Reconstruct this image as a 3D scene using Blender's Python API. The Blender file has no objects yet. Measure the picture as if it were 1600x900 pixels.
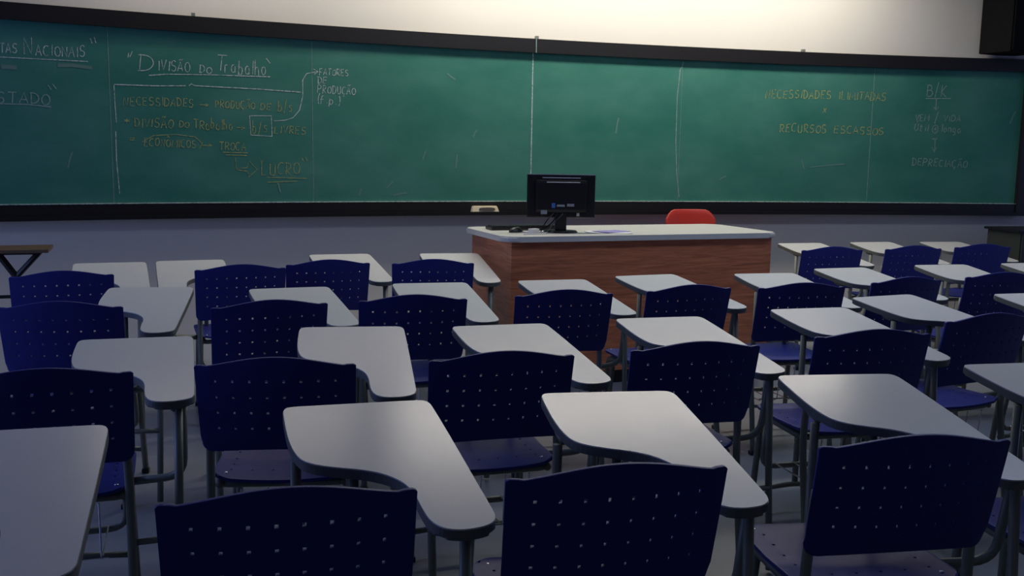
import bpy, bmesh, math, random
from mathutils import Vector, Matrix, Euler
random.seed(4)
S = bpy.context.scene
COL = S.collection
R = math.radians

# ------------------------------------------------------------------ camera
CAM_H = 1.4395
YAW, PITCH, ROLL, FPX = R(16.2166), R(7.8461), R(0.9336), 1534.2
def camera():
    cy, sy, cp, sp = math.cos(YAW), math.sin(YAW), math.cos(PITCH), math.sin(PITCH)
    fwd = Vector((sy*cp, cy*cp, -sp)); right = Vector((cy, -sy, 0)); up = right.cross(fwd)
    c, s = math.cos(ROLL), math.sin(ROLL)
    r = c*right + s*up; u = -s*right + c*up
    cd = bpy.data.cameras.new('camera'); cam = bpy.data.objects.new('camera', cd); COL.objects.link(cam)
    m = Matrix.Identity(4)
    for i in range(3):
        m[i][0] = r[i]; m[i][1] = u[i]; m[i][2] = -fwd[i]
    m.translation = Vector((0, 0, CAM_H)); cam.matrix_world = m
    cd.sensor_width = 36; cd.sensor_fit = 'HORIZONTAL'; cd.lens = 36*FPX/1600; cd.clip_start = .05
    S.camera = cam
camera()

# ------------------------------------------------------------------ light and exposure
S.view_settings.view_transform = 'Standard'; S.view_settings.look = 'None'
S.view_settings.exposure = 0.0; S.view_settings.gamma = 1; S.view_settings.use_curve_mapping = False
W = bpy.data.worlds.new('world'); S.world = W; W.use_nodes = True
W.node_tree.nodes['Background'].inputs[0].default_value = (.30, .38, .60, 1)
W.node_tree.nodes['Background'].inputs[1].default_value = .3
def area(name, loc, rot, sx, sy, power, col, spread=180):
    l = bpy.data.lights.new(name, 'AREA'); l.shape = 'RECTANGLE'; l.size = sx; l.size_y = sy
    l.energy = power; l.color = col; l.spread = R(spread)
    o = bpy.data.objects.new(name, l); COL.objects.link(o); o.location = loc; o.rotation_euler = rot
    return o
# warm strip lamps under the ceiling, close to the front wall
area('board_lamp', (3.05, 6.52, 3.2), (R(4), 0, R(0)), 3.75, .20, 65, (1.0, .93, .82))
area('board_lamp_left', (.0, 6.5, 3.2), (R(4), 0, R(6)), 1.7, .15, 11, (1.0, .91, .76))
# added cool fill light over the front rows, for tablets, seats and floor
area('front_row_fill', (3.3, 4.0, 3.18), (R(0), 0, 0), 3.0, .5, 28, (.62, .74, 1.0))
# daylight through the windows of the left and right walls
area('left_window_light', (-3.45, 4.0, 1.5), (R(90), 0, R(-90)), 3.6, 1.4, 42, (.26, .38, 1.0))
area('right_window_light', (8.6, 4.0, 1.5), (R(90), 0, R(90)), 3.0, 1.2, 15, (.30, .40, 1.0))

# ------------------------------------------------------------------ materials
def mat(name, col, rough=.5, metal=0, spec=.5, noise=0, nscale=8, col2=None, bump=0, bscale=60, emit=None, coat=0):
    m = bpy.data.materials.new(name); m.use_nodes = True; nt = m.node_tree; b = nt.nodes['Principled BSDF']
    b.inputs['Roughness'].default_value = rough; b.inputs['Metallic'].default_value = metal
    b.inputs['Specular IOR Level'].default_value = spec; b.inputs['Coat Weight'].default_value = coat
    c1 = (*col, 1)
    tc = nt.nodes.new('ShaderNodeTexCoord')
    if noise or col2:
        n = nt.nodes.new('ShaderNodeTexNoise'); n.inputs['Scale'].default_value = nscale; n.inputs['Detail'].default_value = 5
        nt.links.new(tc.outputs['Object'], n.inputs['Vector'])
        mx = nt.nodes.new('ShaderNodeMix'); mx.data_type = 'RGBA'
        c2 = (*col2, 1) if col2 else tuple([min(1, x*(1-noise)) for x in col]+[1])
        mx.inputs[6].default_value = c1; mx.inputs[7].default_value = c2
        nt.links.new(n.outputs['Fac'], mx.inputs[0]); nt.links.new(mx.outputs[2], b.inputs['Base Color'])
    else:
        b.inputs['Base Color'].default_value = c1
    if bump:
        n2 = nt.nodes.new('ShaderNodeTexNoise'); n2.inputs['Scale'].default_value = bscale
        nt.links.new(tc.outputs['Object'], n2.inputs['Vector'])
        bp = nt.nodes.new('ShaderNodeBump'); bp.inputs['Strength'].default_value = bump; bp.inputs['Distance'].default_value = .002
        nt.links.new(n2.outputs['Fac'], bp.inputs['Height']); nt.links.new(bp.outputs[0], b.inputs['Normal'])
    return m
M = {}
M['wall'] = mat('wall_paint', (.72, .69, .62), .75, noise=.06, nscale=3, bump=.15, bscale=120)
M['ceiling'] = mat('ceiling_paint', (.6, .6, .6), .9, noise=.03)
M['floor'] = mat('floor_vinyl', (.25, .27, .30), .32, noise=.25, nscale=6, bump=.1, bscale=30)
M['plastic'] = mat('blue_plastic', (.026, .034, .225), .45, spec=.25, noise=.15, nscale=20, bump=.12, bscale=400)
M['laminate'] = mat('grey_laminate', (.69, .69, .675), .24, spec=.55, noise=.06, nscale=14, bump=.05, bscale=200)
M['edge'] = mat('edge_band', (.12, .13, .12), .5, noise=.1)
M['tube'] = mat('painted_steel', (.20, .215, .18), .42, metal=.1, noise=.15, nscale=30)
M['chrome'] = mat('chrome', (.7, .7, .7), .2, metal=1, noise=.05)
M['frame'] = mat('board_frame', (.011, .010, .011), .42, spec=.4, noise=.3, nscale=5, bump=.1)
M['white_top'] = mat('desk_laminate', (.62, .62, .58), .35, noise=.05, nscale=9)
M['black'] = mat('black_plastic', (.008, .008, .010), .35, noise=.2, nscale=30)
M['darkgrey'] = mat('dark_grey_plastic', (.03, .03, .034), .4, noise=.2, nscale=30)
M['red'] = mat('red_plastic', (.52, .035, .02), .4, noise=.1, nscale=10)
M['cream'] = mat('cream_wood', (.85, .74, .48), .6, noise=.15, nscale=30)
M['felt'] = mat('grey_felt', (.10, .085, .075), .95, noise=.4, nscale=200)
M['paper'] = mat('paper', (.75, .75, .78), .7, noise=.04)
M['ink'] = mat('violet_print', (.30, .28, .60), .7, noise=.3, nscale=60)
M['whiteplastic'] = mat('white_plastic', (.7, .7, .66), .4, noise=.05)
M['bluetag'] = mat('blue_port', (.05, .16, .5), .5, noise=.2, nscale=80)
M['speaker'] = mat('matt_black_vinyl', (.010, .010, .010), .9, spec=.1, noise=.2)
M['label'] = mat('grey_label', (.35, .36, .4), .6, noise=.5, nscale=150)
M['brown'] = mat('brown_wood', (.16, .10, .05), .45, noise=.4, nscale=12)
M['cabinet'] = mat('dark_green_metal', (.035, .042, .035), .5, noise=.2, nscale=6)

def wood():
    m = bpy.data.materials.new('red_brown_wood'); m.use_nodes = True; nt = m.node_tree; b = nt.nodes['Principled BSDF']
    tc = nt.nodes.new('ShaderNodeTexCoord'); mp = nt.nodes.new('ShaderNodeMapping'); mp.inputs['Scale'].default_value = (1.2, 1.2, 16)
    n = nt.nodes.new('ShaderNodeTexNoise'); n.inputs['Scale'].default_value = 3; n.inputs['Detail'].default_value = 8; n.inputs['Distortion'].default_value = 1.2
    cr = nt.nodes.new('ShaderNodeValToRGB'); e = cr.color_ramp
    e.elements[0].position = .3; e.elements[0].color = (.37, .11, .05, 1); e.elements[1].position = .72; e.elements[1].color = (.68, .24, .11, 1)
    nt.links.new(tc.outputs['Object'], mp.inputs[0]); nt.links.new(mp.outputs[0], n.inputs['Vector']); nt.links.new(n.outputs['Fac'], cr.inputs[0])
    nt.links.new(cr.outputs[0], b.inputs['Base Color']); b.inputs['Roughness'].default_value = .42
    return m
M['wood'] = wood()

BOARD = (.029, .158, .118)
def board_mat():
    m = bpy.data.materials.new('green_board'); m.use_nodes = True; nt = m.node_tree; b = nt.nodes['Principled BSDF']
    tc = nt.nodes.new('ShaderNodeTexCoord')
    mp = nt.nodes.new('ShaderNodeMapping'); mp.inputs['Scale'].default_value = (.9, .9, 1.6); mp.inputs['Rotation'].default_value = (0, R(28), 0)
    n = nt.nodes.new('ShaderNodeTexNoise'); n.inputs['Scale'].default_value = 1.6; n.inputs['Detail'].default_value = 7; n.inputs['Roughness'].default_value = .62
    cr = nt.nodes.new('ShaderNodeValToRGB'); e = cr.color_ramp
    e.elements[0].position = .35; e.elements[0].color = (*BOARD, 1); e.elements[1].position = .85; e.elements[1].color = (.08, .24, .19, 1)
    nt.links.new(tc.outputs['Object'], mp.inputs[0]); nt.links.new(mp.outputs[0], n.inputs['Vector']); nt.links.new(n.outputs['Fac'], cr.inputs[0])
    nt.links.new(cr.outputs[0], b.inputs['Base Color']); b.inputs['Roughness'].default_value = .55; b.inputs['Specular IOR Level'].default_value = .2
    return m
M['board'] = board_mat()
def chalk_mat(name, col, cover=.5):
    m = bpy.data.materials.new(name); m.use_nodes = True; nt = m.node_tree; b = nt.nodes['Principled BSDF']
    tc = nt.nodes.new('ShaderNodeTexCoord'); n = nt.nodes.new('ShaderNodeTexNoise'); n.inputs['Scale'].default_value = 70; n.inputs['Detail'].default_value = 4
    cr = nt.nodes.new('ShaderNodeValToRGB'); e = cr.color_ramp
    base = tuple(BOARD[i]*.9+col[i]*.12 for i in range(3)); full = tuple(BOARD[i]*(1-cover)+col[i]*cover for i in range(3))
    e.elements[0].position = .32; e.elements[0].color = (*base, 1); e.elements[1].position = .58; e.elements[1].color = (*full, 1)
    nt.links.new(tc.outputs['Object'], n.inputs['Vector']); nt.links.new(n.outputs['Fac'], cr.inputs[0])
    nt.links.new(cr.outputs[0], b.inputs['Base Color']); b.inputs['Roughness'].default_value = .9
    return m
M['chalk'] = chalk_mat('white_chalk', (.80, .85, .80), .60)
M['chalk_faint'] = chalk_mat('faint_white_chalk', (.70, .78, .74), .26)
M['chalk_yellow'] = chalk_mat('yellow_chalk', (.60, .56, .15), .50)
M['chalk_smear'] = chalk_mat('rubbed_chalk', (.5, .42, .38), .16)
M['scuff'] = chalk_mat('chalk_scuff', (.6, .7, .66), .13)
M['chalk_dust'] = chalk_mat('chalk_dust', (.8, .8, .75), .55)

# ------------------------------------------------------------------ mesh helpers
def obj(name, bm, m, parent=None, smooth=False, loc=None):
    me = bpy.data.meshes.new(name)
    bmesh.ops.recalc_face_normals(bm, faces=bm.faces)
    bm.to_mesh(me); bm.free()
    for x in (m if isinstance(m, (list, tuple)) else [m]): me.materials.append(x)
    if smooth:
        for p in me.polygons: p.use_smooth = True
    o = bpy.data.objects.new(name, me); COL.objects.link(o)
    if parent: o.parent = parent
    if loc is not None: o.location = loc
    return o
def thing(name, label, cat, loc=(0, 0, 0), rz=0, group=None):
    o = bpy.data.objects.new(name, None); o.empty_display_size = .1; COL.objects.link(o); o.location = loc; o.rotation_euler = (0, 0, rz)
    o['label'] = label; o['category'] = cat
    if group: o['group'] = group
    return o
def tag(o, label, cat, group=None):
    o['label'] = label; o['category'] = cat
    if group: o['group'] = group
    return o
def struct(name, bm, m, smooth=False):
    o = obj(name, bm, m, None, smooth); o['kind'] = 'structure'; return o
def box(bm, x0, x1, y0, y1, z0, z1, bev=0):
    t = bmesh.new(); bmesh.ops.create_cube(t, size=1)
    for v in t.verts: v.co = Vector(((x0+x1)/2+v.co.x*(x1-x0), (y0+y1)/2+v.co.y*(y1-y0), (z0+z1)/2+v.co.z*(z1-z0)))
    if bev: bmesh.ops.bevel(t, geom=t.edges[:], offset=bev, segments=2, profile=.7, affect='EDGES')
    me = bpy.data.meshes.new('t'); t.to_mesh(me); t.free(); bm.from_mesh(me); bpy.data.meshes.remove(me)
    return bm
def NB(): return bmesh.new()
def fillet(pts, r):
    pts = [Vector(p) for p in pts]; out = [pts[0]]
    for i in range(1, len(pts)-1):
        a, b, c = pts[i-1], pts[i], pts[i+1]; d1 = (a-b); d2 = (c-b)
        k = min(r, d1.length*.45, d2.length*.45); p = b+d1.normalized()*k; q = b+d2.normalized()*k
        for j in range(6):
            t = j/5; out.append(p*(1-t)**2+b*2*t*(1-t)+q*t*t)
    out.append(pts[-1]); return out
def tube(bm, pts, rad, seg=8, fr=.05, closed=False):
    P = fillet(pts, fr) if fr else [Vector(p) for p in pts]
    rings = []; prev = None
    for i, p in enumerate(P):
        d = (P[min(i+1, len(P)-1)]-P[max(i-1, 0)]).normalized()
        if prev is None:
            a = Vector((0, 0, 1)) if abs(d.z) < .9 else Vector((1, 0, 0)); n = d.cross(a).normalized()
        else:
            n = (prev-d*prev.dot(d)).normalized()
        prev = n; b2 = d.cross(n)
        rings.append([bm.verts.new(p+rad*(math.cos(2*math.pi*k/seg)*n+math.sin(2*math.pi*k/seg)*b2)) for k in range(seg)])
    for A, B in zip(rings, rings[1:]):
        for k in range(seg): bm.faces.new((A[k], A[(k+1) % seg], B[(k+1) % seg], B[k]))
    bm.faces.new(rings[0][::-1]); bm.faces.new(rings[-1])
    return bm
def prism(bm, pts, z0, z1, flat=True):
    lo = [bm.verts.new((x, y, z0)) for x, y in pts]; hi = [bm.verts.new((x, y, z1)) for x, y in pts]; n = len(pts)
    bm.faces.new(lo[::-1]); bm.faces.new(hi)
    for i in range(n): bm.faces.new((lo[i], lo[(i+1) % n], hi[(i+1) % n], hi[i]))
    return bm
def smooth_loop(ctrl, n=5):   # closed Catmull-Rom
    out = []; N = len(ctrl)
    for i in range(N):
        p0, p1, p2, p3 = [Vector((*ctrl[(i+k-1) % N], 0)) for k in range(4)]
        for j in range(n):
            t = j/n
            v = .5*((2*p1)+(p2-p0)*t+(2*p0-5*p1+4*p2-p3)*t*t+(3*p1-p0-3*p2+p3)*t**3)
            out.append((v.x, v.y))
    return out

# ------------------------------------------------------------------ room shell
def YB(x): return 7.17-.0278*(x-3.2)**2          # face of the gently curved board
XL, XR, YBK, ZC = -3.6, 8.8, -3.0, 3.3
def strip(x0, x1, z0, z1, off0, off1, n=60, cap=True):
    """a curved slab that follows the board: from y=YB-off1 (front) to YB-off0 (back)"""
    bm = NB(); cols = []
    for i in range(n+1):
        x = x0+(x1-x0)*i/n; y = YB(x)
        cols.append([bm.verts.new((x, y-off0, z0)), bm.verts.new((x, y-off1, z0)), bm.verts.new((x, y-off1, z1)), bm.verts.new((x, y-off0, z1))])
    for A, B in zip(cols, cols[1:]):
        for k in range(4): bm.faces.new((A[k], A[(k+1) % 4], B[(k+1) % 4], B[k]))
    bm.faces.new(cols[0]); bm.faces.new(cols[-1][::-1])
    return bm
struct('wall_front', strip(XL-.3, XR+.3, 0, ZC, -.24, -.04), M['wall'])
bm = NB(); box(bm, XL-.3, XR+.3, YBK-.3, 7.6, -.12, 0); struct('floor', bm, M['floor'])
bm = NB(); box(bm, XL-.3, XR+.3, YBK-.3, 7.6, ZC, ZC+.12); struct('ceiling', bm, M['ceiling'])
bm = NB(); box(bm, XL-.2, XR+.2, YBK-.2, YBK, 0, ZC); struct('wall_back', bm, M['wall'])
def side_wall(name, x0, x1, ya, yb):
    bm = NB(); box(bm, x0, x1, YBK, ya, 0, ZC); box(bm, x0, x1, yb, 7.5, 0, ZC); box(bm, x0, x1, ya, yb, 0, .8); box(bm, x0, x1, ya, yb, 2.2, ZC)
    struct(name, bm, M['wall'])
side_wall('wall_left', XL-.2, XL, 2.5, 6.1); side_wall('wall_right', XR, XR+.2, 2.5, 5.5)
def window(name, x, ya, yb):
    bm = NB()
    for a, b in ((ya, ya+.05), (yb-.05, yb), ((ya+yb)/2-.03, (ya+yb)/2+.03)): box(bm, x-.03, x+.03, a, b, .8, 2.2)
    box(bm, x-.03, x+.03, ya, yb, .8, .85); box(bm, x-.03, x+.03, ya, yb, 2.15, 2.2)
    struct(name, bm, M['frame'])
window('window_1', XL-.1, 2.5, 6.1); window('window_2', XR+.1, 2.5, 5.5)
def base(name, bm): struct(name, bm, M['cream'])

# ------------------------------------------------------------------ chalkboard
X0, X1 = -2.6, 6.545
zi0, zi1, zt, zb = 1.075, 2.176, 2.277, .978
bd = thing('chalkboard', 'long green chalkboard in a black frame across the whole front wall, with chalk notes', 'chalkboard', (0, 0, 0))
obj('writing_surface', strip(X0, X1-.09, zi0-.02, zi1+.02, -.035, 0, 90), M['board'], bd)
obj('top_frame', strip(X0, X1, zi1, zt, -.035, .035), M['frame'], bd)
obj('bottom_frame', strip(X0, X1, zb+.012, zi0, -.035, .022), M['frame'], bd)
obj('chalk_tray', strip(X0, X1, zb, zb+.014, -.035, .085), M['frame'], bd)
lip = strip(X0, X1, zb+.012, zb+.026, .079, .085); obj('tray_lip', lip, M['frame'], bd)
obj('chalk_dust_line', strip(X0, X1-.095, zi0-.001, zi0+.005, -.002, .024), M['chalk_dust'], bd)
obj('right_frame', strip(X1-.10, X1, zb, zt, -.035, .036, 2), M['frame'], bd)
for i, x in enumerate((-.695, .578, 2.211, 3.445, 5.12)):
    w = (.0018, .0018, .0035, .0010, .0018)[i]
    obj('panel_seam', strip(x-w, x+w, zi0, zi1, -.002, .0012, 1), M['chalk'] if i == 2 else M['chalk_faint'], bd)
obj('frame_joint', strip(2.222, 2.228, zi1, zt, .03, .0362, 1), M['chalk_faint'], bd)
for x in (-.184, 2.235, 4.474):
    b = strip(x-.012, x+.012, zt-.004, zt+.022, -.005, .022, 1); obj('hanging_clip', b, M['tube'], bd)

# chalk strokes, in board coordinates (x along the board, z up)
def ribbon(bm, pts, w=.006, off=.0016):
    P = [Vector((p[0], p[1])) for p in pts]
    if len(P) < 2: return
    L = []
    for i, p in enumerate(P):
        d = (P[min(i+1, len(P)-1)]-P[max(i-1, 0)])
        d = d.normalized() if d.length > 1e-6 else Vector((1, 0)); n = Vector((-d.y, d.x))*w/2*random.uniform(.75, 1.15)
        a = p+n; b = p-n
        L.append((bm.verts.new((a.x, YB(a.x)-off, a.y)), bm.verts.new((b.x, YB(b.x)-off, b.y))))
    for A, B in zip(L, L[1:]): bm.faces.new((A[0], A[1], B[1], B[0]))
def arc(cx, cy, rx, ry, a0, a1, n=9):
    return [(cx+rx*math.cos(R(a0+(a1-a0)*i/n)), cy+ry*math.sin(R(a0+(a1-a0)*i/n))) for i in range(n+1)]
G = {
 'A': [[(0, 0), (.45, 1), (.9, 0)], [(.2, .38), (.72, .38)]],
 'B': [[(.1, 0), (.1, 1)], [(.1, 1)]+arc(.35, .77, .35, .23, 90, -90)+[(.1, .54)], [(.1, .54)]+arc(.4, .27, .42, .27, 90, -90)+[(.1, 0)]],
 'C': [arc(.5, .5, .48, .5, 55, 305)], 'D': [[(.1, 0), (.1, 1)], [(-.05, 1)]+arc(.25, .5, .62, .5, 90, -90)+[(0, 0)]],
 'E': [[(.8, 1), (.1, 1), (.1, 0), (.8, 0)], [(.1, .52), (.65, .52)]],
 'F': [[(.8, 1), (.1, 1), (.1, 0)], [(.1, .5), (.6, .5)]],
 'G': [arc(.5, .5, .48, .5, 50, 350)+[(.95, .45), (.6, .45)]],
 'H': [[(.1, 1), (.1, 0)], [(.8, 1), (.8, 0)], [(.1, .5), (.8, .5)]], 'I': [[(.2, 1), (.2, 0)]],
 'K': [[(.1, 1), (.1, 0)], [(.75, 1), (.1, .42), (.85, 0)]],
 'L': [[(.1, 1), (.1, 0), (.75, 0)]], 'M': [[(.05, 0), (.12, 1), (.5, .35), (.88, 1), (.95, 0)]],
 'N': [[(.1, 0), (.1, 1), (.8, 0), (.85, 1)]], 'O': [arc(.48, .48, .44, .46, 100, 460, 12)],
 'P': [[(.1, 0), (.1, 1)], [(-.02, 1)]+arc(.35, .74, .42, .26, 90, -90)+[(.1, .48)]],
 'R': [[(.1, 0), (.1, 1)], [(0, 1)]+arc(.35, .74, .4, .26, 90, -90)+[(.15, .48), (.85, 0)]],
 'S': [arc(.45, .74, .35, .26, 30, 240, 8)+arc(.42, .26, .38, .26, 75, -150, 9)],
 'T': [[(0, 1), (.9, 1)], [(.45, 1), (.42, 0)]], 'U': [[(.1, 1), (.1, .3)]+arc(.45, .28, .35, .28, 180, 360)+[(.8, 1)]],
 'V': [[(.02, 1), (.42, 0), (.85, 1)]], 'X': [[(.1, 1), (.8, 0)], [(.8, 1), (.1, 0)]],
 'Z': [[(.1, 1), (.8, 1), (.1, 0), (.85, 0)]],
 'a': [arc(.4, .3, .34, .3, 60, 400, 10)+[(.72, 0)]], 'b': [[(.12, 1.05), (.12, 0)], arc(.42, .3, .32, .3, 180, -180, 10)],
 'e': [[(.12, .32), (.72, .36)]+arc(.42, .32, .32, .32, 10, 310, 9)], 'h': [[(.1, 1.1), (.1, 0)], [(.1, .4)]+arc(.4, .4, .28, .22, 150, 0, 6)+[(.7, 0)]],
 'l': [[(.2, 1.1), (.2, 0)]], 'o': [arc(.4, .3, .34, .3, 90, 450, 10)], 'r': [[(.12, .6), (.14, 0)], [(.14, .4)]+arc(.42, .38, .28, .22, 160, 50, 4)],
 'g': [arc(.4, .3, .32, .3, 30, 390, 10)+[(.7, -.3), (.25, -.42)]], 'n': [[(.1, .62), (.1, 0)], [(.1, .4)]+arc(.4, .4, .28, .22, 150, 0, 6)+[(.7, 0)]],
 'm': [[(.05, .6), (.08, 0)], [(.08, .4), (.25, .6), (.4, .4), (.4, 0)], [(.4, .4), (.6, .6), (.78, .4), (.8, 0)]],
 'u': [[(.1, .6), (.12, .15), (.4, 0), (.66, .2), (.68, .6)], [(.68, .3), (.72, 0)]], 's': [[(.65, .55), (.3, .6), (.2, .42), (.6, .25), (.55, .04), (.12, .02)]],
 'i': [[(.2, .6), (.2, 0)], [(.18, .85), (.24, .9)]], 't': [[(.3, 1), (.3, 0), (.6, 0)], [(.05, .68), (.6, .68)]], 'p': [[(.12, .62), (.12, -.35)], arc(.42, .3, .3, .3, 180, -180, 10)],
 'f': [[(.7, 1), (.4, .95), (.32, .6), (.3, -.1)], [(.05, .52), (.6, .55)]],
 '/': [[(.1, -.15), (.6, 1.15)]], '.': [[(.2, 0), (.28, .04)]], ':': [[(.2, .1), (.26, .16)], [(.2, .6), (.26, .66)]],
 '(': [arc(.75, .5, .5, .8, 130, 230, 6)], ')': [arc(-.1, .5, .5, .8, 50, -50, 6)], '=': [[(.1, .65), (.9, .68)], [(.1, .2), (.85, .22)]],
 '>': [[(0, .5), (.95, .5)], [(.6, .85), (1, .5), (.6, .15)]], '*': [[(.1, .7), (.9, .35)], [(.1, .3), (.9, .72)], [(.5, .95), (.5, .1)]],
 '+': [arc(.5, .5, .5, .55, 0, 360, 12), [(.25, .5), (.75, .5)], [(.5, .2), (.5, .8)]],
}
ACC = {'Ã': ('A', [[(.15, 1.15), (.35, 1.3), (.55, 1.15), (.75, 1.32)]]), 'Ç': ('C', [[(.5, 0), (.55, -.2), (.35, -.32)]]), 'Ô': ('O', [[(.2, 1.15), (.48, 1.4), (.75, 1.15)]]), 'Ú': ('U', [[(.45, 1.2), (.65, 1.45)]]),
       'ã': ('a', [[(.1, .95), (.4, 1.1), (.7, .95)]])}
def text(bm, s, a, b, h, w=.006, jit=.05):
    ax, az = a; bx, bz = b; wd = [.45 if c in 'Iil.:(' else 1.3 if c in 'Mm' else .7 if c == '/' else 1 for c in s]; cum = [sum(wd[:i]) for i in range(len(s)+1)]; n = cum[-1]; unit = (bx-ax)/n
    for i, ch in enumerate(s):
        if ch == ' ': continue
        g = G.get(ch); ex = []
        if ch in ACC: g = G[ACC[ch][0]]; ex = ACC[ch][1]
        step = unit*(wd[i] if wd[i] > .5 else 1); ox = ax+unit*cum[i]; oz = az+(bz-az)*cum[i]/n+random.uniform(-.05, .05)*h
        sh = random.uniform(.0, .16); hs = h*random.uniform(.92, 1.06)
        for st in list(g)+list(ex):
            dx, dz = random.uniform(-jit, jit), random.uniform(-jit, jit)
            ribbon(bm, [(ox+(p[0]*.86+dx+sh*(p[1]-.5))*step, oz+(p[1]+dz)*hs) for p in st], w)
def note(name, items, m, w=.006, label=None):
    """every written word and every drawn line is a part of its own"""
    for it in items:
        bm = NB()
        if isinstance(it[0], str):
            text(bm, *it, w=w); o = obj('chalk_word', bm, m, bd); o['label'] = ('yellow' if m == M['chalk_yellow'] else 'faint white' if m == M['chalk_faint'] else 'white')+' chalk writing'
        else:
            ribbon(bm, it, w); obj('chalk_line', bm, m, bd)
note('chalk_writing', [('TAS', (-1.283, 1.982), (-1.185, 1.981), .06), ('N', (-1.16, 1.985), (-1.095, 1.985), .10), ('ACIONAIS', (-1.095, 1.978), (-.815, 1.981), .064),
     [(-1.284, 1.956), (-1.083, 1.957), (-.813, 1.958)], [(-.793, 2.099), (-.784, 2.069)], [(-.771, 2.108), (-.762, 2.074)]], M['chalk'], .0055, 'white chalk heading ending NACIONAIS')
note('chalk_writing', [('STADO', (-1.312, 1.688), (-1.02, 1.684), .066), [(-1.297, 1.681), (-1.163, 1.683), (-1.026, 1.672)],
     [(-1.038, 1.803), (-1.021, 1.777)], [(-1.013, 1.812), (-.993, 1.782)]], M['chalk_faint'], .008, 'faint white chalk word ending STADO')
note('chalk_writing', [('D', (-.517, 1.92), (-.40, 1.925), .10), ('IVISÃO', (-.405, 1.926), (-.205, 1.918), .064), ('DO', (-.156, 1.924), (-.07, 1.922), .046),
     ('T', (-.045, 1.936), (.028, 1.935), .103), ('rabalho', (0., 1.93), (.285, 1.928), .085),
     [(-.577, 2.027), (-.582, 1.995)], [(-.555, 2.037), (-.571, 2.0)], [(-.462, 1.891), (-.358, 1.904), (-.082, 1.914), (.296, 1.919)], [(.273, 2.04), (.298, 2.008)]],
     M['chalk'], .0058, 'white chalk heading DIVISAO DO TRABALHO')
note('chalk_outline', [[(-.669, 1.825), (-.437, 1.827), (-.243, 1.836)], [(-.223, 1.837), (-.207, 1.85), (-.188, 1.839)], [(-.188, 1.839), (.202, 1.835), (.5, 1.826)],
     [(-.669, 1.821), (-.667, 1.694), (-.663, 1.586)], [(-.669, 1.534), (-.671, 1.353), (-.66, 1.137)],
     [(.157, 1.656), (.3, 1.66), (.302, 1.523), (.163, 1.529), (.157, 1.656)],
     [(.317, 1.627), (.389, 1.633), (.446, 1.652), (.49, 1.705), (.513, 1.801), (.514, 1.908), (.541, 1.952), (.615, 1.969)], [(.589, 1.985), (.619, 1.969), (.593, 1.95)]], M['chalk'], .006)
note('chalk_writing', [('NECESSIDADES', (-.618, 1.70), (-.188, 1.703), .052), ('>', (-.159, 1.706), (-.092, 1.706), .025), ('PRODUÇÃO', (-.063, 1.703), (.2, 1.70), .048),
     ('DE', (.229, 1.70), (.31, 1.70), .042), ('b/s', (.343, 1.692), (.458, 1.692), .072)], M['chalk_yellow'], .0062, 'yellow chalk line of notes')
note('chalk_writing', [('*', (-.622, 1.583), (-.573, 1.583), .034), ('DIVISÃO', (-.559, 1.565), (-.317, 1.562), .056), ('DO', (-.29, 1.568), (-.22, 1.566), .04), ('TR', (-.199, 1.562), (-.125, 1.56), .058),
     ('abalho', (-.127, 1.56), (.054, 1.556), .065), ('>', (.072, 1.56), (.135, 1.562), .03), ('b/s', (.172, 1.542), (.285, 1.544), .075), (':LIVRES', (.3, 1.545), (.54, 1.541), .05)], M['chalk_yellow'], .0062, 'yellow chalk line of notes')
note('chalk_writing', [('=', (-.592, 1.475), (-.55, 1.475), .03), ('ECONÔMICOS', (-.506, 1.444), (-.183, 1.436), .05), ('>', (-.15, 1.44), (-.073, 1.442), .03), ('TROCA', (-.041, 1.427), (.135, 1.424), .052),
     [(-.517, 1.469), (-.447, 1.511), (-.311, 1.522), (-.193, 1.508), (-.15, 1.467), (-.167, 1.434)], [(-.021, 1.411), (.144, 1.409)], [(-.005, 1.394), (.135, 1.392)],
     [(.06, 1.378), (.063, 1.305), (.134, 1.31)], [(.067, 1.297), (.137, 1.285)], [(.134, 1.31), (.147, 1.358), (.201, 1.298), (.141, 1.246), (.141, 1.28)],
     ('LUCRO', (.225, 1.262), (.50, 1.265), .08), [(.268, 1.246), (.536, 1.239)], [(.267, 1.212), (.47, 1.221)], [(.223, 1.354), (.236, 1.363), (.227, 1.337)],
     [(.503, 1.379), (.511, 1.357)], [(.525, 1.384), (.538, 1.358)]], M['chalk_yellow'], .006, 'yellow chalk line of notes')
note('chalk_writing', [('FATORES', (.628, 1.948), (.835, 1.95), .045), ('DE', (.614, 1.891), (.692, 1.89), .043), ('PRODUÇÃO', (.614, 1.826), (.886, 1.824), .052),
     ('(f.p.)', (.61, 1.758), (.80, 1.745), .055)], M['chalk'], .005, 'white chalk words beside the frame')
note('chalk_writing', [('NECESSIDADES', (4.171, 1.908), (4.757, 1.914), .062), ('ILIMITADAS', (4.815, 1.915), (5.245, 1.913), .064), ('X', (4.679, 1.804), (4.724, 1.805), .041),
     ('RECURSOS', (4.31, 1.642), (4.735, 1.64), .066), ('ESCASSOS', (4.792, 1.641), (5.248, 1.632), .06)], M['chalk_yellow'], .0075, 'large yellow chalk words on the right')
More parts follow.
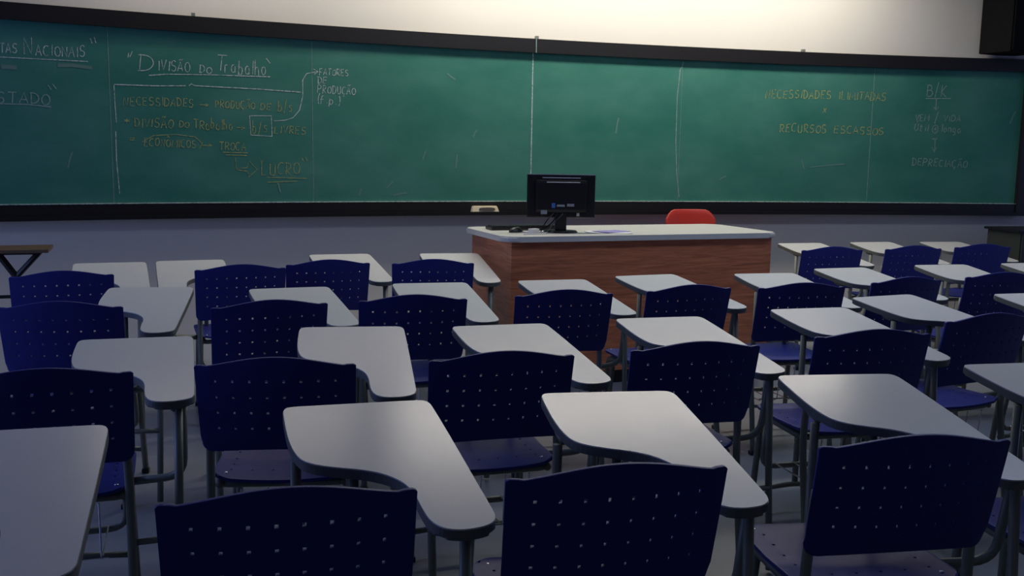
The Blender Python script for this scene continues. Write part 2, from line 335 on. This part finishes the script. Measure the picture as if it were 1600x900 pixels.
note('chalk_writing', [('B/K', (5.594, 1.958), (5.785, 1.962), .098), [(5.585, 1.94), (5.811, 1.945)], [(5.681, 1.937), (5.682, 1.853)], [(5.664, 1.873), (5.683, 1.848), (5.704, 1.874)],
     ('VEM', (5.508, 1.755), (5.64, 1.755), .05), ('d/', (5.66, 1.75), (5.72, 1.75), .09) if False else ('/', (5.68, 1.75), (5.72, 1.75), .08), ('VIDA', (5.76, 1.755), (5.92, 1.758), .05),
     ('Útil', (5.503, 1.676), (5.64, 1.672), .055), ('+', (5.665, 1.665), (5.725, 1.665), .06), ('longa', (5.745, 1.67), (5.93, 1.668), .06),
     [(5.696, 1.611), (5.699, 1.51)], [(5.668, 1.61), (5.713, 1.611)], [(5.673, 1.542), (5.699, 1.5), (5.713, 1.542)],
     ('DEPRECIAÇÃO', (5.507, 1.39), (6.01, 1.374), .058)], M['chalk_faint'], .0085, 'faint white chalk notes at the far right')
note('chalk_stroke', [[(3.451, 2.167), (3.441, 2.128), (3.416, 2.088)], [(3.426, 2.108), (3.408, 1.901), (3.411, 1.553), (3.428, 1.302), (3.458, 1.11)], [(.336, 1.208), (.352, 1.146)]], M['chalk_faint'], .009)
note('chalk_smear', [[(-.98, 1.925), (-.9, 1.93), (-.79, 1.92)], [(-1.28, 1.90), (-1.2, 1.90)]], M['chalk_smear'], .025)
for x, z, dx, dz in ((1.37, 1.38, .02, .06), (1.1, 1.17, .05, .05), (1.15, 1.12, .1, .02), (.9, 1.12, .02, .05), (1.62, 1.32, .01, .1), (1.55, 2.0, .06, -.04), (4.6, 1.36, .3, .03), (4.52, 1.42, .03, -.08), (-.95, 1.3, .03, .1), (2.9, 1.6, .02, .12), (3.8, 1.25, .06, .03), (1.75, 1.55, .03, .05), (6.35, 1.75, .04, .1)):
    bm = NB(); ribbon(bm, [(x, z), (x+dx*.5, z+dz*.6), (x+dx, z+dz)], .012, .0012); obj('chalk_smear', bm, M['scuff'], bd)

# ------------------------------------------------------------------ eraser on the tray
er = thing('board_eraser', 'cream wooden board eraser with a dark felt patch standing on the chalk tray', 'eraser', (1.837, YB(1.837)-.045, zb+.0145), -math.atan(-.0556*(1.837-3.2))*-1)
bm = NB(); v = [bm.verts.new(p) for p in ((-.108, -.02, 0), (.112, -.02, 0), (.112, .02, 0), (-.108, .02, 0), (-.098, -.014, .052), (.092, -.014, .052), (.092, .018, .052), (-.098, .018, .052))]
for f in ((0, 1, 2, 3), (4, 5, 6, 7), (0, 1, 5, 4), (1, 2, 6, 5), (2, 3, 7, 6), (3, 0, 4, 7)): bm.faces.new([v[i] for i in f])
bmesh.ops.bevel(bm, geom=bm.edges[:], offset=.004, segments=2, affect='EDGES')
obj('body', bm, M['cream'], er)
bm = NB(); pts = []
for k in range(24):
    a = 2*math.pi*k/24; c, s = math.cos(a), math.sin(a)
    pts.append((.062*math.copysign(abs(c)**.6, c), .013*math.copysign(abs(s)**.6, s)))
prism(bm, pts, 0, .005); bmesh.ops.rotate(bm, verts=bm.verts, matrix=Matrix.Rotation(R(83.5), 3, 'X')); bmesh.ops.translate(bm, verts=bm.verts, vec=(.012, -.0155, .028))
obj('felt_pad', bm, M['felt'], er)

# ------------------------------------------------------------------ teacher's desk
DX, DY, DR = 1.622, 5.60, R(4.7)
ZD = .945
dk = thing('teacher_desk', 'long teacher desk with a pale rounded top and red-brown wood panels, under the chalkboard', 'desk', (DX, DY, 0), DR)
LN, DP = 1.84, .74
def round_rect(x0, x1, y0, y1, r, n=6):
    P = []
    for cx, cy, a in ((x1-r, y1-r, 0), (x0+r, y1-r, 90), (x0+r, y0+r, 180), (x1-r, y0+r, 270)):
        for k in range(n+1): P.append((cx+r*math.cos(R(a+90*k/n)), cy+r*math.sin(R(a+90*k/n))))
    return P
bm = NB(); prism(bm, round_rect(-.055, LN+.05, -.035, DP+.04, .10), ZD-.034, ZD)
bmesh.ops.bevel(bm, geom=[e for e in bm.edges if abs(e.verts[0].co.z-e.verts[1].co.z) < 1e-5], offset=.008, segments=3, affect='EDGES')
obj('desk_top', bm, M['white_top'], dk)
bm = NB(); box(bm, 0, LN, 0, .022, .088, ZD-.034, .001); obj('front_panel', bm, M['wood'], dk)
for x in (0, LN-.024):
    bm = NB(); box(bm, x, x+.024, .0225, DP, .088, ZD-.034, .001); obj('side_panel', bm, M['wood'], dk)
bm = NB(); box(bm, .03, LN-.03, .03, DP-.04, 0, .088); obj('plinth', bm, M['black'], dk)
bm = NB(); box(bm, LN*.55, LN*.55+.4, .2, DP-.02, .35, ZD-.035, .002); obj('drawer_unit', bm, M['wood'], dk)

def on_desk(lx, ly):
    return (DX+math.cos(DR)*lx-math.sin(DR)*ly, DY+math.sin(DR)*lx+math.cos(DR)*ly, ZD)
# monitor, seen from behind
mx, my, _ = (2.045, 5.885, 0)
mo = thing('monitor', 'black flat computer monitor seen from behind on the teacher desk', 'monitor', (mx-.02, my, ZD), R(-13))
bm = NB(); pts = [(.108*math.cos(2*math.pi*k/32), .085*math.sin(2*math.pi*k/32)) for k in range(32)]
prism(bm, pts, 0, .012); bmesh.ops.bevel(bm, geom=[e for e in bm.edges if e.verts[0].co.z > .01 and e.verts[1].co.z > .01], offset=.006, segments=2, affect='EDGES')
obj('stand_base', bm, M['black'], mo, True)
bm = NB(); box(bm, -.036, .036, -.018, .016, .010, .16, .008); obj('stand_neck', bm, M['black'], mo)
bm = NB(); box(bm, -.216, .216, .0, .028, .092, .365, .008); obj('screen_housing', bm, M['black'], mo)
bm = NB(); box(bm, -.165, .165, -.032, .002, .125, .33, .02); hb = obj('rear_cover', bm, M['black'], mo)
for z, x0, x1 in ((.342, -.12, .12), (.315, -.095, .115)):
    bm = NB(); box(bm, x0, x1, -.036 if z < .33 else -.004, -.03 if z < .33 else .002, z-.002, z+.003, .001); o = obj('vent_slot', bm, M['whiteplastic'], mo)
bm = NB(); box(bm, -.215, .215, -.002, .004, .360, .3655, .001); obj('top_edge', bm, M['label'], mo)
for x0, x1, z0, z1, m in ((-.062, -.040, .155, .185, 'bluetag'), (-.03, .02, .163, .176, 'label'), (.035, .08, .165, .182, 'label'), (-.13, -.09, .115, .14, 'label'), (.10, .118, .102, .122, 'whiteplastic')):
    bm = NB(); box(bm, x0, x1, -.0345 if z1 > .126 else -.003, -.0315 if z1 > .126 else .001, z0, z1, .001); obj('rear_label', bm, M[m], mo)
# screen on the far side
bm = NB(); box(bm, -.208, .208, .0275, .029, .118, .342); obj('screen', bm, M['darkgrey'], mo)
bm = NB()
tube(bm, [(-.03, -.03, .12), (-.05, -.045, .07), (-.10, -.05, .03), (-.16, -.06, .006)], .004, 6, .03)
tube(bm, [(-.05, -.03, .12), (-.09, -.05, .08), (-.115, -.05, .04), (-.13, -.06, .006)], .0035, 6, .03)
tube(bm, [(.01, -.03, .12), (-.06, -.06, .05), (-.09, -.09, .006), (-.2, -.1, .005)], .0035, 6, .03)
obj('cable', bm, M['black'], mo)
# keyboard
kb = thing('keyboard', 'black computer keyboard lying behind the mouse on the teacher desk', 'keyboard', (1.84, 6.13, ZD), R(3))
bm = NB(); box(bm, -.225, .225, -.07, .07, .001, .022, .005); obj('keyboard_body', bm, M['black'], kb)
bm = NB()
for i in range(15):
    for j in range(5): box(bm, -.212+i*.0285, -.212+i*.0285+.024, -.06+j*.024, -.06+j*.024+.02, .022, .029)
obj('keys', bm, M['darkgrey'], kb)
# mouse
ms = thing('computer_mouse', 'small black computer mouse at the left end of the teacher desk', 'mouse', (1.735, 5.90, ZD), R(-60))
bm = NB(); bmesh.ops.create_uvsphere(bm, u_segments=20, v_segments=12, radius=1)
for v in bm.verts: v.co = Vector((v.co.x*.032, v.co.y*.056, max(0, v.co.z)*.034+.001))
bmesh.ops.remove_doubles(bm, verts=bm.verts, dist=.0003)
obj('mouse_shell', bm, M['black'], ms, True)
bm = NB(); tube(bm, [(0, .012, .0335), (0, .028, .030)], .004, 8, 0); obj('scroll_wheel', bm, M['tube'], ms)
bm = NB(); tube(bm, [(0, .055, .008), (.02, .12, .004), (.0, .2, .004), (.05, .26, .004)], .002, 6, .04); obj('mouse_cable', bm, M['black'], ms)
# white adapter, cables
ad = thing('power_adapter', 'small white power adapter with a coiled cable beside the monitor foot', 'adapter', (1.81, 5.765, ZD), R(25))
bm = NB(); box(bm, -.03, .03, -.02, .02, .001, .034, .006); obj('adapter_body', bm, M['whiteplastic'], ad)
bm = NB(); tube(bm, [(.03, 0, .012), (.07, .02, .004), (.10, -.02, .004), (.06, -.04, .004), (.02, -.05, .004), (-.05, -.04, .004), (-.10, -.02, .004)], .0035, 6, .03); obj('adapter_cable', bm, M['whiteplastic'], ad)
def sheet(name, label, x, y, rz, w, d, m, n=1, cat='paper', curl=.006, group=None, z=0):
    bm = NB(); g = [[None]*7 for _ in range(7)]; 
    for i in range(7):
        for j in range(7):
            u, v = i/6-.5, j/6-.5; zz = .0012+curl*(max(0, abs(u)-.3)*2)**2+curl*.5*(1+math.sin(6*u+4*v))*.3
            g[i][j] = bm.verts.new((u*w, v*d, zz))
    for i in range(6):
        for j in range(6): bm.faces.new((g[i][j], g[i+1][j], g[i+1][j+1], g[i][j+1]))
    o = obj(name, bm, m, None, True, (x, y, ZD+z)); o.rotation_euler = (0, 0, rz)
    s = o.modifiers.new('thick', 'SOLIDIFY'); s.thickness = .0008*n; s.offset = 1
    tag(o, label, cat, group); return o
sheet('paper_sheet', 'white sheet of paper with violet print right of the monitor foot', 2.36, 5.86, R(20), .21, .15, M['ink'], z=.003)
sheet('paper_sheet', 'plain white sheet of paper under the violet printed one', 2.33, 5.84, R(-15), .29, .20, M['paper'])
sheet('paper_sheet', 'white sheet lying between the monitor foot and the mouse', 1.86, 5.91, R(8), .16, .14, M['paper'])

# red chair behind the desk
rc = thing('red_chair', 'red plastic chair standing behind the teacher desk, only its rounded back showing', 'chair', (3.44, 6.93, 0), R(-4))
bm = NB(); nx, nz = 16, 10; g = []
for i in range(nx+1):
    row = []
    for j in range(nz+1):
        u = i/nx*2-1; t = j/nz
        hw = .205*(1-.06*(1-t)); x = u*hw
        top = 1.027-.075*max(0, (abs(u)-.55)/.45)**2.4
        z = .62+t*(top-.62); y = -.045*(u*u)+.05*(t-.5)
        row.append(bm.verts.new((x, y, z)))
    g.append(row)
for i in range(nx):
    for j in range(nz): bm.faces.new((g[i][j], g[i+1][j], g[i+1][j+1], g[i][j+1]))
o = obj('backrest', bm, M['red'], rc, True); s = o.modifiers.new('s', 'SOLIDIFY'); s.thickness = .018; s.offset = 0
bv = o.modifiers.new('b', 'BEVEL'); bv.width = .006; bv.segments = 2; bv.limit_method = 'ANGLE'
bm = NB(); prism(bm, round_rect(-.21, .21, -.40, -.02, .07), .44, .465); o = obj('seat', bm, M['red'], rc)
for sx in (-1, 1):
    bm = NB(); tube(bm, [(sx*.18, .04, .75), (sx*.18, .0, .45), (sx*.19, .04, 0)], .011, 8, .06); obj('leg', bm, M['tube'], rc)
    bm = NB(); tube(bm, [(sx*.18, -.02, .44), (sx*.18, -.36, .43), (sx*.2, -.385, 0)], .011, 8, .05); obj('leg', bm, M['tube'], rc)

# ------------------------------------------------------------------ side tables and wall speaker
st = thing('side_table', 'narrow brown wooden table on dark forked steel legs by the wall at the left edge', 'table', (-1.55, 6.07, 0), R(4))
bm = NB(); box(bm, -.75, .575, -.15, .15, .843, .862, .003); obj('table_top', bm, M['brown'], st)
for x in (.39, -.55):
    bm = NB(); tube(bm, [(x-.09, -.02, .84), (x, -.02, .70), (x+.02, -.02, .02)], .019, 8, .02); tube(bm, [(x+.13, -.02, .84), (x+.005, -.02, .70)], .016, 8, 0); box(bm, x-.02, x+.06, -.16, .14, 0, .025, .004)
    obj('forked_leg', bm, M['black'], st)
bm = NB(); tube(bm, [(-.53, -.02, .585), (.40, -.02, .585)], .010, 8, 0); obj('stretcher', bm, M['black'], st)
bm = NB(); tube(bm, [(-.63, -.02, .832), (.50, -.02, .832)], .010, 8, 0); obj('top_rail', bm, M['black'], st)
cb = thing('storage_cabinet', 'dark low storage cabinet by the front wall at the right edge', 'cabinet', (6.28, 6.44, 0), R(-4))
bm = NB(); box(bm, -.30, .75, -.19, .19, .06, .885, .004); obj('cabinet_body', bm, M['cabinet'], cb)
bm = NB(); box(bm, -.33, .78, -.21, .20, .886, .905, .004); obj('cabinet_top', bm, M['black'], cb)
for x0 in (-.29, .225):
    bm = NB(); box(bm, x0, x0+.51, -.205, -.1905, .09, .87, .003); d = obj('door', bm, M['cabinet'], cb)
    bm = NB(); box(bm, x0+.46, x0+.47, -.222, -.2055, .45, .57, .002); obj('door_handle', bm, M['chrome'], d)
bm = NB(); box(bm, -.27, .72, -.17, .17, 0, .059); obj('plinth', bm, M['black'], cb)
sp = thing('wall_speaker', 'black box loudspeaker high on the wall above the right end of the chalkboard', 'speaker', (6.18, YB(6.18)+.039, 2.31), R(9))
bm = NB(); box(bm, -.17, .20, -.30, 0, 0, .55, .012); obj('speaker_box', bm, M['speaker'], sp)
bm = NB(); box(bm, -.155, .185, -.312, -.3005, .015, .535, .004); gr = obj('grille', bm, M['speaker'], sp)
bm = NB(); box(bm, .0, .03, -.318, -.3125, .14, .16, .002); obj('badge', bm, M['label'], gr)

# ------------------------------------------------------------------ student tablet-arm chairs
TOUT = [(.0115, .70), (.012, .735), (.017, .757), (.034, .768), (.10, .7695), (.2, .7695), (.30, .769), (.352, .768), (.373, .763), (.384, .745), (.388, .70), (.3925, .5), (.3955, .3), (.3975, .15), (.396, .118), (.387, .096),
        (.365, .081), (.33, .0745), (.300, .079), (.277, .096), (.263, .13), (.2575, .18), (.2545, .235), (.246, .28), (.230, .315), (.203, .348), (.16, .376), (.11, .396), (.065, .419), (.038, .447), (.024, .49), (.016, .55), (.0125, .62)]
PIV = (.2, .35); TILT = .127; ZP = .733+TILT*(PIV[1]-.3)
TH = .025
def panel_grid(xs, zs, holes, f, th):
    bm = NB(); V = {}
    for i, x in enumerate(xs):
        for j, z in enumerate(zs): V[i, j] = bm.verts.new(f(x, z))
    for i in range(len(xs)-1):
        for j in range(len(zs)-1):
            if ((xs[i]+xs[i+1])/2, (zs[j]+zs[j+1])/2) in holes: continue
            bm.faces.new((V[i, j], V[i+1, j], V[i+1, j+1], V[i, j+1]))
    return bm
def holes_grid(hx, hz, r, ex_x, ex_z):
    xs = sorted(set(list(ex_x)+[round(h-r, 5) for h in hx]+[round(h+r, 5) for h in hx]))
    zs = sorted(set(list(ex_z)+[round(h-r, 5) for h in hz]+[round(h+r, 5) for h in hz]))
    H = set()
    for i in range(len(xs)-1):
        for j in range(len(zs)-1):
            cx, cz = (xs[i]+xs[i+1])/2, (zs[j]+zs[j+1])/2
            if any(abs(cx-h) < .001 for h in hx) and any(abs(cz-h) < .001 for h in hz): H.add((cx, cz))
    return xs, zs, H
def make_chair(mir=1):
    t = thing('tablet_chair', '', 'student chair')
    # backrest shell: x -1..1 half width, real holes
    hx = [-.172, -.1229, -.0737, -.0246, .0246, .0737, .1229, .172]; hz = [.628, .677, .726, .775]
    exx = [-.23, -.227, -.222, -.214, -.205, -.195, -.15, -.10, -.05, 0, .05, .10, .15, .195, .205, .214, .222, .227, .23]
    exz = [.547, .552, .562, .58, .60, .65, .70, .75, .79, .805, .815, .82]
    xs, zs, H = holes_grid(hx, hz, .0038, exx, exz)
    def fb(x, z):
        u = x/.23; tz = (z-.547)/.273
        hw = 1-.025*(1-tz)
        arch = .029*max(0, math.cos(math.pi/2*min(1, abs(x)/.198)))**1.15 if abs(x) < .198 else 0
        zz = z+arch*max(0, (tz-.84)/.16)+max(0, (tz-.9)/.1)*(.002 if abs(x) > .2 else 0)                           # arched top between two flat ears
        low = max(0, 1-(z-.547)/.05)
        zz += low*(.012*(1-u*u))
        if abs(x) > .195: 
            q = min(1, (abs(x)-.195)/.035); zz += low*.034*(1-math.sqrt(max(0, 1-q*q)))
        if abs(x) > .222: zz -= max(0, (tz-.94)/.06)*.006*((abs(x)-.222)/.008)**2
        y = .061*(1-tz)**1.1+.030*u*u-.030+.004
        return (x*hw, y, zz)
    bm = panel_grid(xs, zs, H, fb, 0)
    b = obj('backrest', bm, M['plastic'], t, True)
    s = b.modifiers.new('solid', 'SOLIDIFY'); s.thickness = .009; s.offset = 1
    bv = b.modifiers.new('bev', 'BEVEL'); bv.width = .002; bv.segments = 2; bv.limit_method = 'ANGLE'; bv.angle_limit = R(50)
    # seat shell
    hx = [-.16, -.096, -.032, .032, .096, .16]; hy = [.16, .22, .28, .34, .40]
    exx = [-.212, -.205, -.195, -.18, -.13, -.06, 0, .06, .13, .18, .195, .205, .212]; exy = [.07, .078, .09, .11, .14, .19, .25, .31, .37, .43, .455, .468, .476, .48]
    xs, ys, H = holes_grid(hx, hy, .0035, exx, exy); H = {h for h in H if abs(h[0]) > .15 or h[1] < .17}
    def fs(x, y):
        u = x/.212; v = (y-.275)/.205
        xx = x*(1-.02*max(0, -v)); yy = y
        for sgn in (-1, 1):
            if v*sgn > .72: 
                q = (v*sgn-.72)/.28; xx *= 1-.10*q**2.2
            if abs(u) > .75:
                q = (abs(u)-.75)/.25; 
                if v*sgn > .6: yy -= sgn*.028*q**2*((v*sgn-.6)/.4)
        yy -= .012*(1-u*u) if v < -.9 else 0
        z = .452+.008*u*u+.010*max(0, v)-.022*max(0, v-.75)*max(0, v-.75)*16*.25+.006*max(0, -v)
        return (xx, yy, z)
    bm = panel_grid(xs, ys, H, fs, 0)
    st_ = obj('seat', bm, M['plastic'], t, True)
    s = st_.modifiers.new('solid', 'SOLIDIFY'); s.thickness = .010; s.offset = -1
    bv = st_.modifiers.new('bev', 'BEVEL'); bv.width = .003; bv.segments = 2; bv.limit_method = 'ANGLE'; bv.angle_limit = R(50)
    for sx in (-1, 1):
        for y in (.125, .44):
            bm = NB(); bmesh.ops.create_icosphere(bm, subdivisions=2, radius=.006)
            for v in bm.verts: v.co = Vector((sx*.168+v.co.x, y+v.co.y, .4625+v.co.z*.5))
            obj('screw', bm, M['chrome'], st_, True)
    # legs and frame
    r = .0130
    for sx in (-1, 1):
        bm = NB(); tube(bm, [(sx*.196, .066, .70), (sx*.203, .080, .56), (sx*.206, .085, .42), (sx*.208, .02, .012)], r, 8, .06)
        l = obj('rear_leg', bm, M['tube'], t, True)
        bm = NB(); box(bm, sx*.208-.016, sx*.208+.016, .003, .038, 0, .02, .004); obj('foot_cap', bm, M['black'], l)
        bm = NB(); tube(bm, [(sx*.188, .12, .428), (sx*.188, .43, .432), (sx*.198, .47, .012)], r, 8, .05)
        l = obj('front_leg', bm, M['tube'], t, True)
        bm = NB(); box(bm, sx*.198-.015, sx*.198+.015, .453, .487, 0, .02, .004); obj('foot_cap', bm, M['black'], l)
    bm = NB(); tube(bm, [(0, .13, .425), (.18, .13, .425), (.18, .40, .43), (-.18, .40, .43), (-.18, .13, .425), (0.001, .13, .425)], r*.9, 8, .02)
    obj('seat_frame', bm, M['tube'], t, True)
    # book rack under the seat
    bm = NB(); tube(bm, [(-.175, .40, .42), (-.178, .435, .215), (.178, .435, .215), (.175, .40, .42)], .0115, 8, .06)
    rk = obj('book_rack', bm, M['tube'], t, True)
    bm = NB()
    for x in (-.12, -.04, .04, .12): tube(bm, [(x, .435, .226), (x, .12, .236), (x, .10, .42)], .0028, 5, .03)
    tube(bm, [(-.14, .115, .25), (.14, .115, .25)], .0035, 6, 0)
    obj('rack_wire', bm, M['chrome'], rk)
    # tablet supports
    zt = lambda y: .733+TILT*(y-.3)-TH-.006
    bm = NB(); tube(bm, [(mir*.020, .505, zt(.505)), (mir*.016, .505, .10)], .0125, 8, 0); tube(bm, [(-.194, .463, .11), (0, .50, .11), (.194, .463, .11)], .011, 8, .03)
    obj('front_post', bm, M['tube'], t, True)
    bm = NB(); tube(bm, [(mir*.145, .425, zt(.425)), (mir*.145, .41, .43)], .0115, 8, 0); obj('inner_post', bm, M['tube'], t, True)
    bm = NB(); tube(bm, [(mir*.185, .24, .43), (mir*.355, .19, .452), (mir*.358, .15, zt(.15))], .0125, 8, .06); obj('arm_support', bm, M['tube'], t, True)
    bm = NB(); tube(bm, [(mir*.345, .125, zt(.125)), (mir*.338, .09, .35), (mir*.335, .05, .012)], .0125, 8, .05); o = obj('arm_post', bm, M['tube'], t, True)
    bm = NB(); tube(bm, [(mir*.205, .075, .30), (mir*.335, .08, .30)], .010, 8, 0); obj('arm_brace', bm, M['tube'], t, True)
    bm = NB(); tube(bm, [(mir*.04, .52, zt(.52)), (mir*.04, .60, zt(.60)), (mir*.30, .60, zt(.60)), (mir*.35, .16, zt(.16)), (mir*.33, .12, zt(.12))], .0095, 8, .05); obj('tablet_rail', bm, M['tube'], t, True)
    # tablet: tilted up towards the front
    loop = [(mir*(x-PIV[0]), y-PIV[1]) for x, y in smooth_loop(TOUT, 3)]
    bm = NB(); prism(bm, loop, -.003, .0)
    tp = obj('writing_tablet', bm, M['laminate'], t, False, (mir*PIV[0], PIV[1], ZP)); tp.rotation_euler = (math.atan(TILT), 0, 0)
    loop2 = [(mir*(x-PIV[0])*1.0, y-PIV[1]) for x, y in smooth_loop(TOUT, 3)]
    N = len(loop2); out = []
    for i in range(N):      # 1.5 mm outwards
        a = Vector(loop2[i-1]); c = Vector(loop2[(i+1) % N]); d = (c-a).normalized(); n = Vector((d.y, -d.x))*.0015*(-mir)
        out.append((loop2[i][0]+n.x, loop2[i][1]+n.y))
    bm = NB(); prism(bm, out, -TH, -.0031)
    bmesh.ops.bevel(bm, geom=[e for e in bm.edges if abs(e.verts[0].co.z-e.verts[1].co.z) < 1e-5 and e.verts[0].co.z < -.01], offset=.005, segments=2, affect='EDGES')
    obj('edge_band', bm, M['edge'], tp)
    return t
def dup_child(o, parent):
    c = o.copy(); COL.objects.link(c); c.parent = parent
    for g in o.children: dup_child(g, c)
    return c
proto = make_chair(1)
used = [False]
def place(x, y, deg, psi, dt, label, group, mirror=False):
    if mirror: t = make_chair(-1)
    elif not used[0]: t = proto; used[0] = True
    else:
        t = proto.copy(); COL.objects.link(t)
        for ch in proto.children: dup_child(ch, t)
    t.location = (x, y, 0); t.rotation_euler = (0, 0, R(deg)); t['label'] = label; t['group'] = group; t['category'] = 'student chair'
    for ch in t.children:
        if ch.name.startswith('writing_tablet'): ch.rotation_euler = (math.atan(TILT+dt), 0, R(psi)*(-1 if mirror else 1))
    return t
G1 = 'tablet chairs in the row nearest the viewer'; G2 = 'tablet chairs in the second row'; G3 = 'tablet chairs in the third row'; G4 = 'tablet chairs in the row nearest the board'
rows = [
 (-.666, 1.661, 0, 0, -.008, 'blue chair cut off at the lower left corner, its pale tablet filling that corner', G1),
 (.096, 1.729, -2.5, 2.5, -.003, 'blue perforated chair at the bottom edge left of centre, front row of the view', G1),
 (.726, 1.717, -2.7, -4.8, -.008, 'blue perforated chair at the bottom edge just right of centre', G1),
 (1.442, 1.753, -6.2, -1.8, .014, 'blue perforated chair at lower right, its whole back and seat corner in view', G1),
 (2.16, 1.79, -5, 0, .0, 'chair beyond the right edge, its tablet corner and post behind the lower right chair', G1),
 (-.490, 2.831, 2.8, -1.9, -.038, 'second-row blue chair cut by the left edge, a pale hooked tablet at its right', G2),
 (.123, 2.853, -9.6, 2.3, .010, 'second-row blue chair left of centre, seat showing beneath its back', G2),
 (.794, 2.809, 0, .5, -.017, 'second-row blue chair in the middle, behind the two large near tablets', G2),
 (1.452, 2.831, -.3, -1.0, -.007, 'second-row blue chair right of the middle, directly in front of the desk right half', G2),
 (2.179, 2.912, -2.7, 2.6, .006, 'second-row blue chair whose bright blue seat shows beside the post of the lower right tablet', G2),
 (2.871, 3.137, 8.3, .2, .014, 'second-row blue chair by the right edge with its blue seat showing under the back', G2),
 (3.56, 3.15, -1, 0, .0, 'second-row chair beyond the right edge, only its pale tablet corner in view', G2),
 (-.627, 4.065, -6.7, .5, .002, 'third-row blue chair cut by the left edge, tablet turned inward', G3),
 (.157, 3.966, 7.3, -2.2, -.021, 'third-row blue chair left of centre, directly behind a hooked tablet', G3),
 (.741, 4.014, -1.4, 0, -.006, 'third-row blue chair left of the teacher desk corner', G3),
 (1.423, 4.052, .7, -.3, -.016, 'third-row blue chair in front of the left end of the teacher desk', G3),
 (2.060, 4.112, 6.2, .7, -.002, 'third-row blue chair in front of the middle of the teacher desk', G3),
 (2.640, 4.089, -3.1, 1.5, .005, 'third-row blue chair at the right end of the teacher desk', G3),
 (3.326, 4.208, 6.1, -2.2, .011, 'third-row blue chair right of the desk, second from the right edge', G3),
 (3.997, 4.298, -1.5, -.1, .011, 'third-row blue chair cut by the right edge', G3),
 (4.68, 4.34, -1.5, 0, .0, 'third-row chair beyond the right edge, only its pale tablet in view', G3),
 (-.766, 5.066, 5.1, -.2, .009, 'far-row blue chair beside the brown side table at the left edge', G4),
 (.524, 5.387, 5.2, -1.6, .003, 'far-row blue chair overlapping the left-handed one, third from the left', G4),
 (1.094, 5.335, -5.1, 2.1, .018, 'far-row blue chair just left of the teacher desk, tablet tucked beside the desk', G4),
 (3.923, 5.742, -2.3, 1.7, .015, 'far-row blue chair nearest the right end of the teacher desk', G4),
 (4.577, 5.749, -.1, .7, .016, 'far-row blue chair right of the desk, middle one of three', G4),
 (5.204, 5.803, -3.3, -.3, -.005, 'far-row blue chair farthest right, close to the dark cabinet', G4),
]
for a in rows: place(*a)
place(.061, 5.221, 5.9, .1, -.004, 'far-row blue chair with a left-handed tablet, second from the left', G4, True)
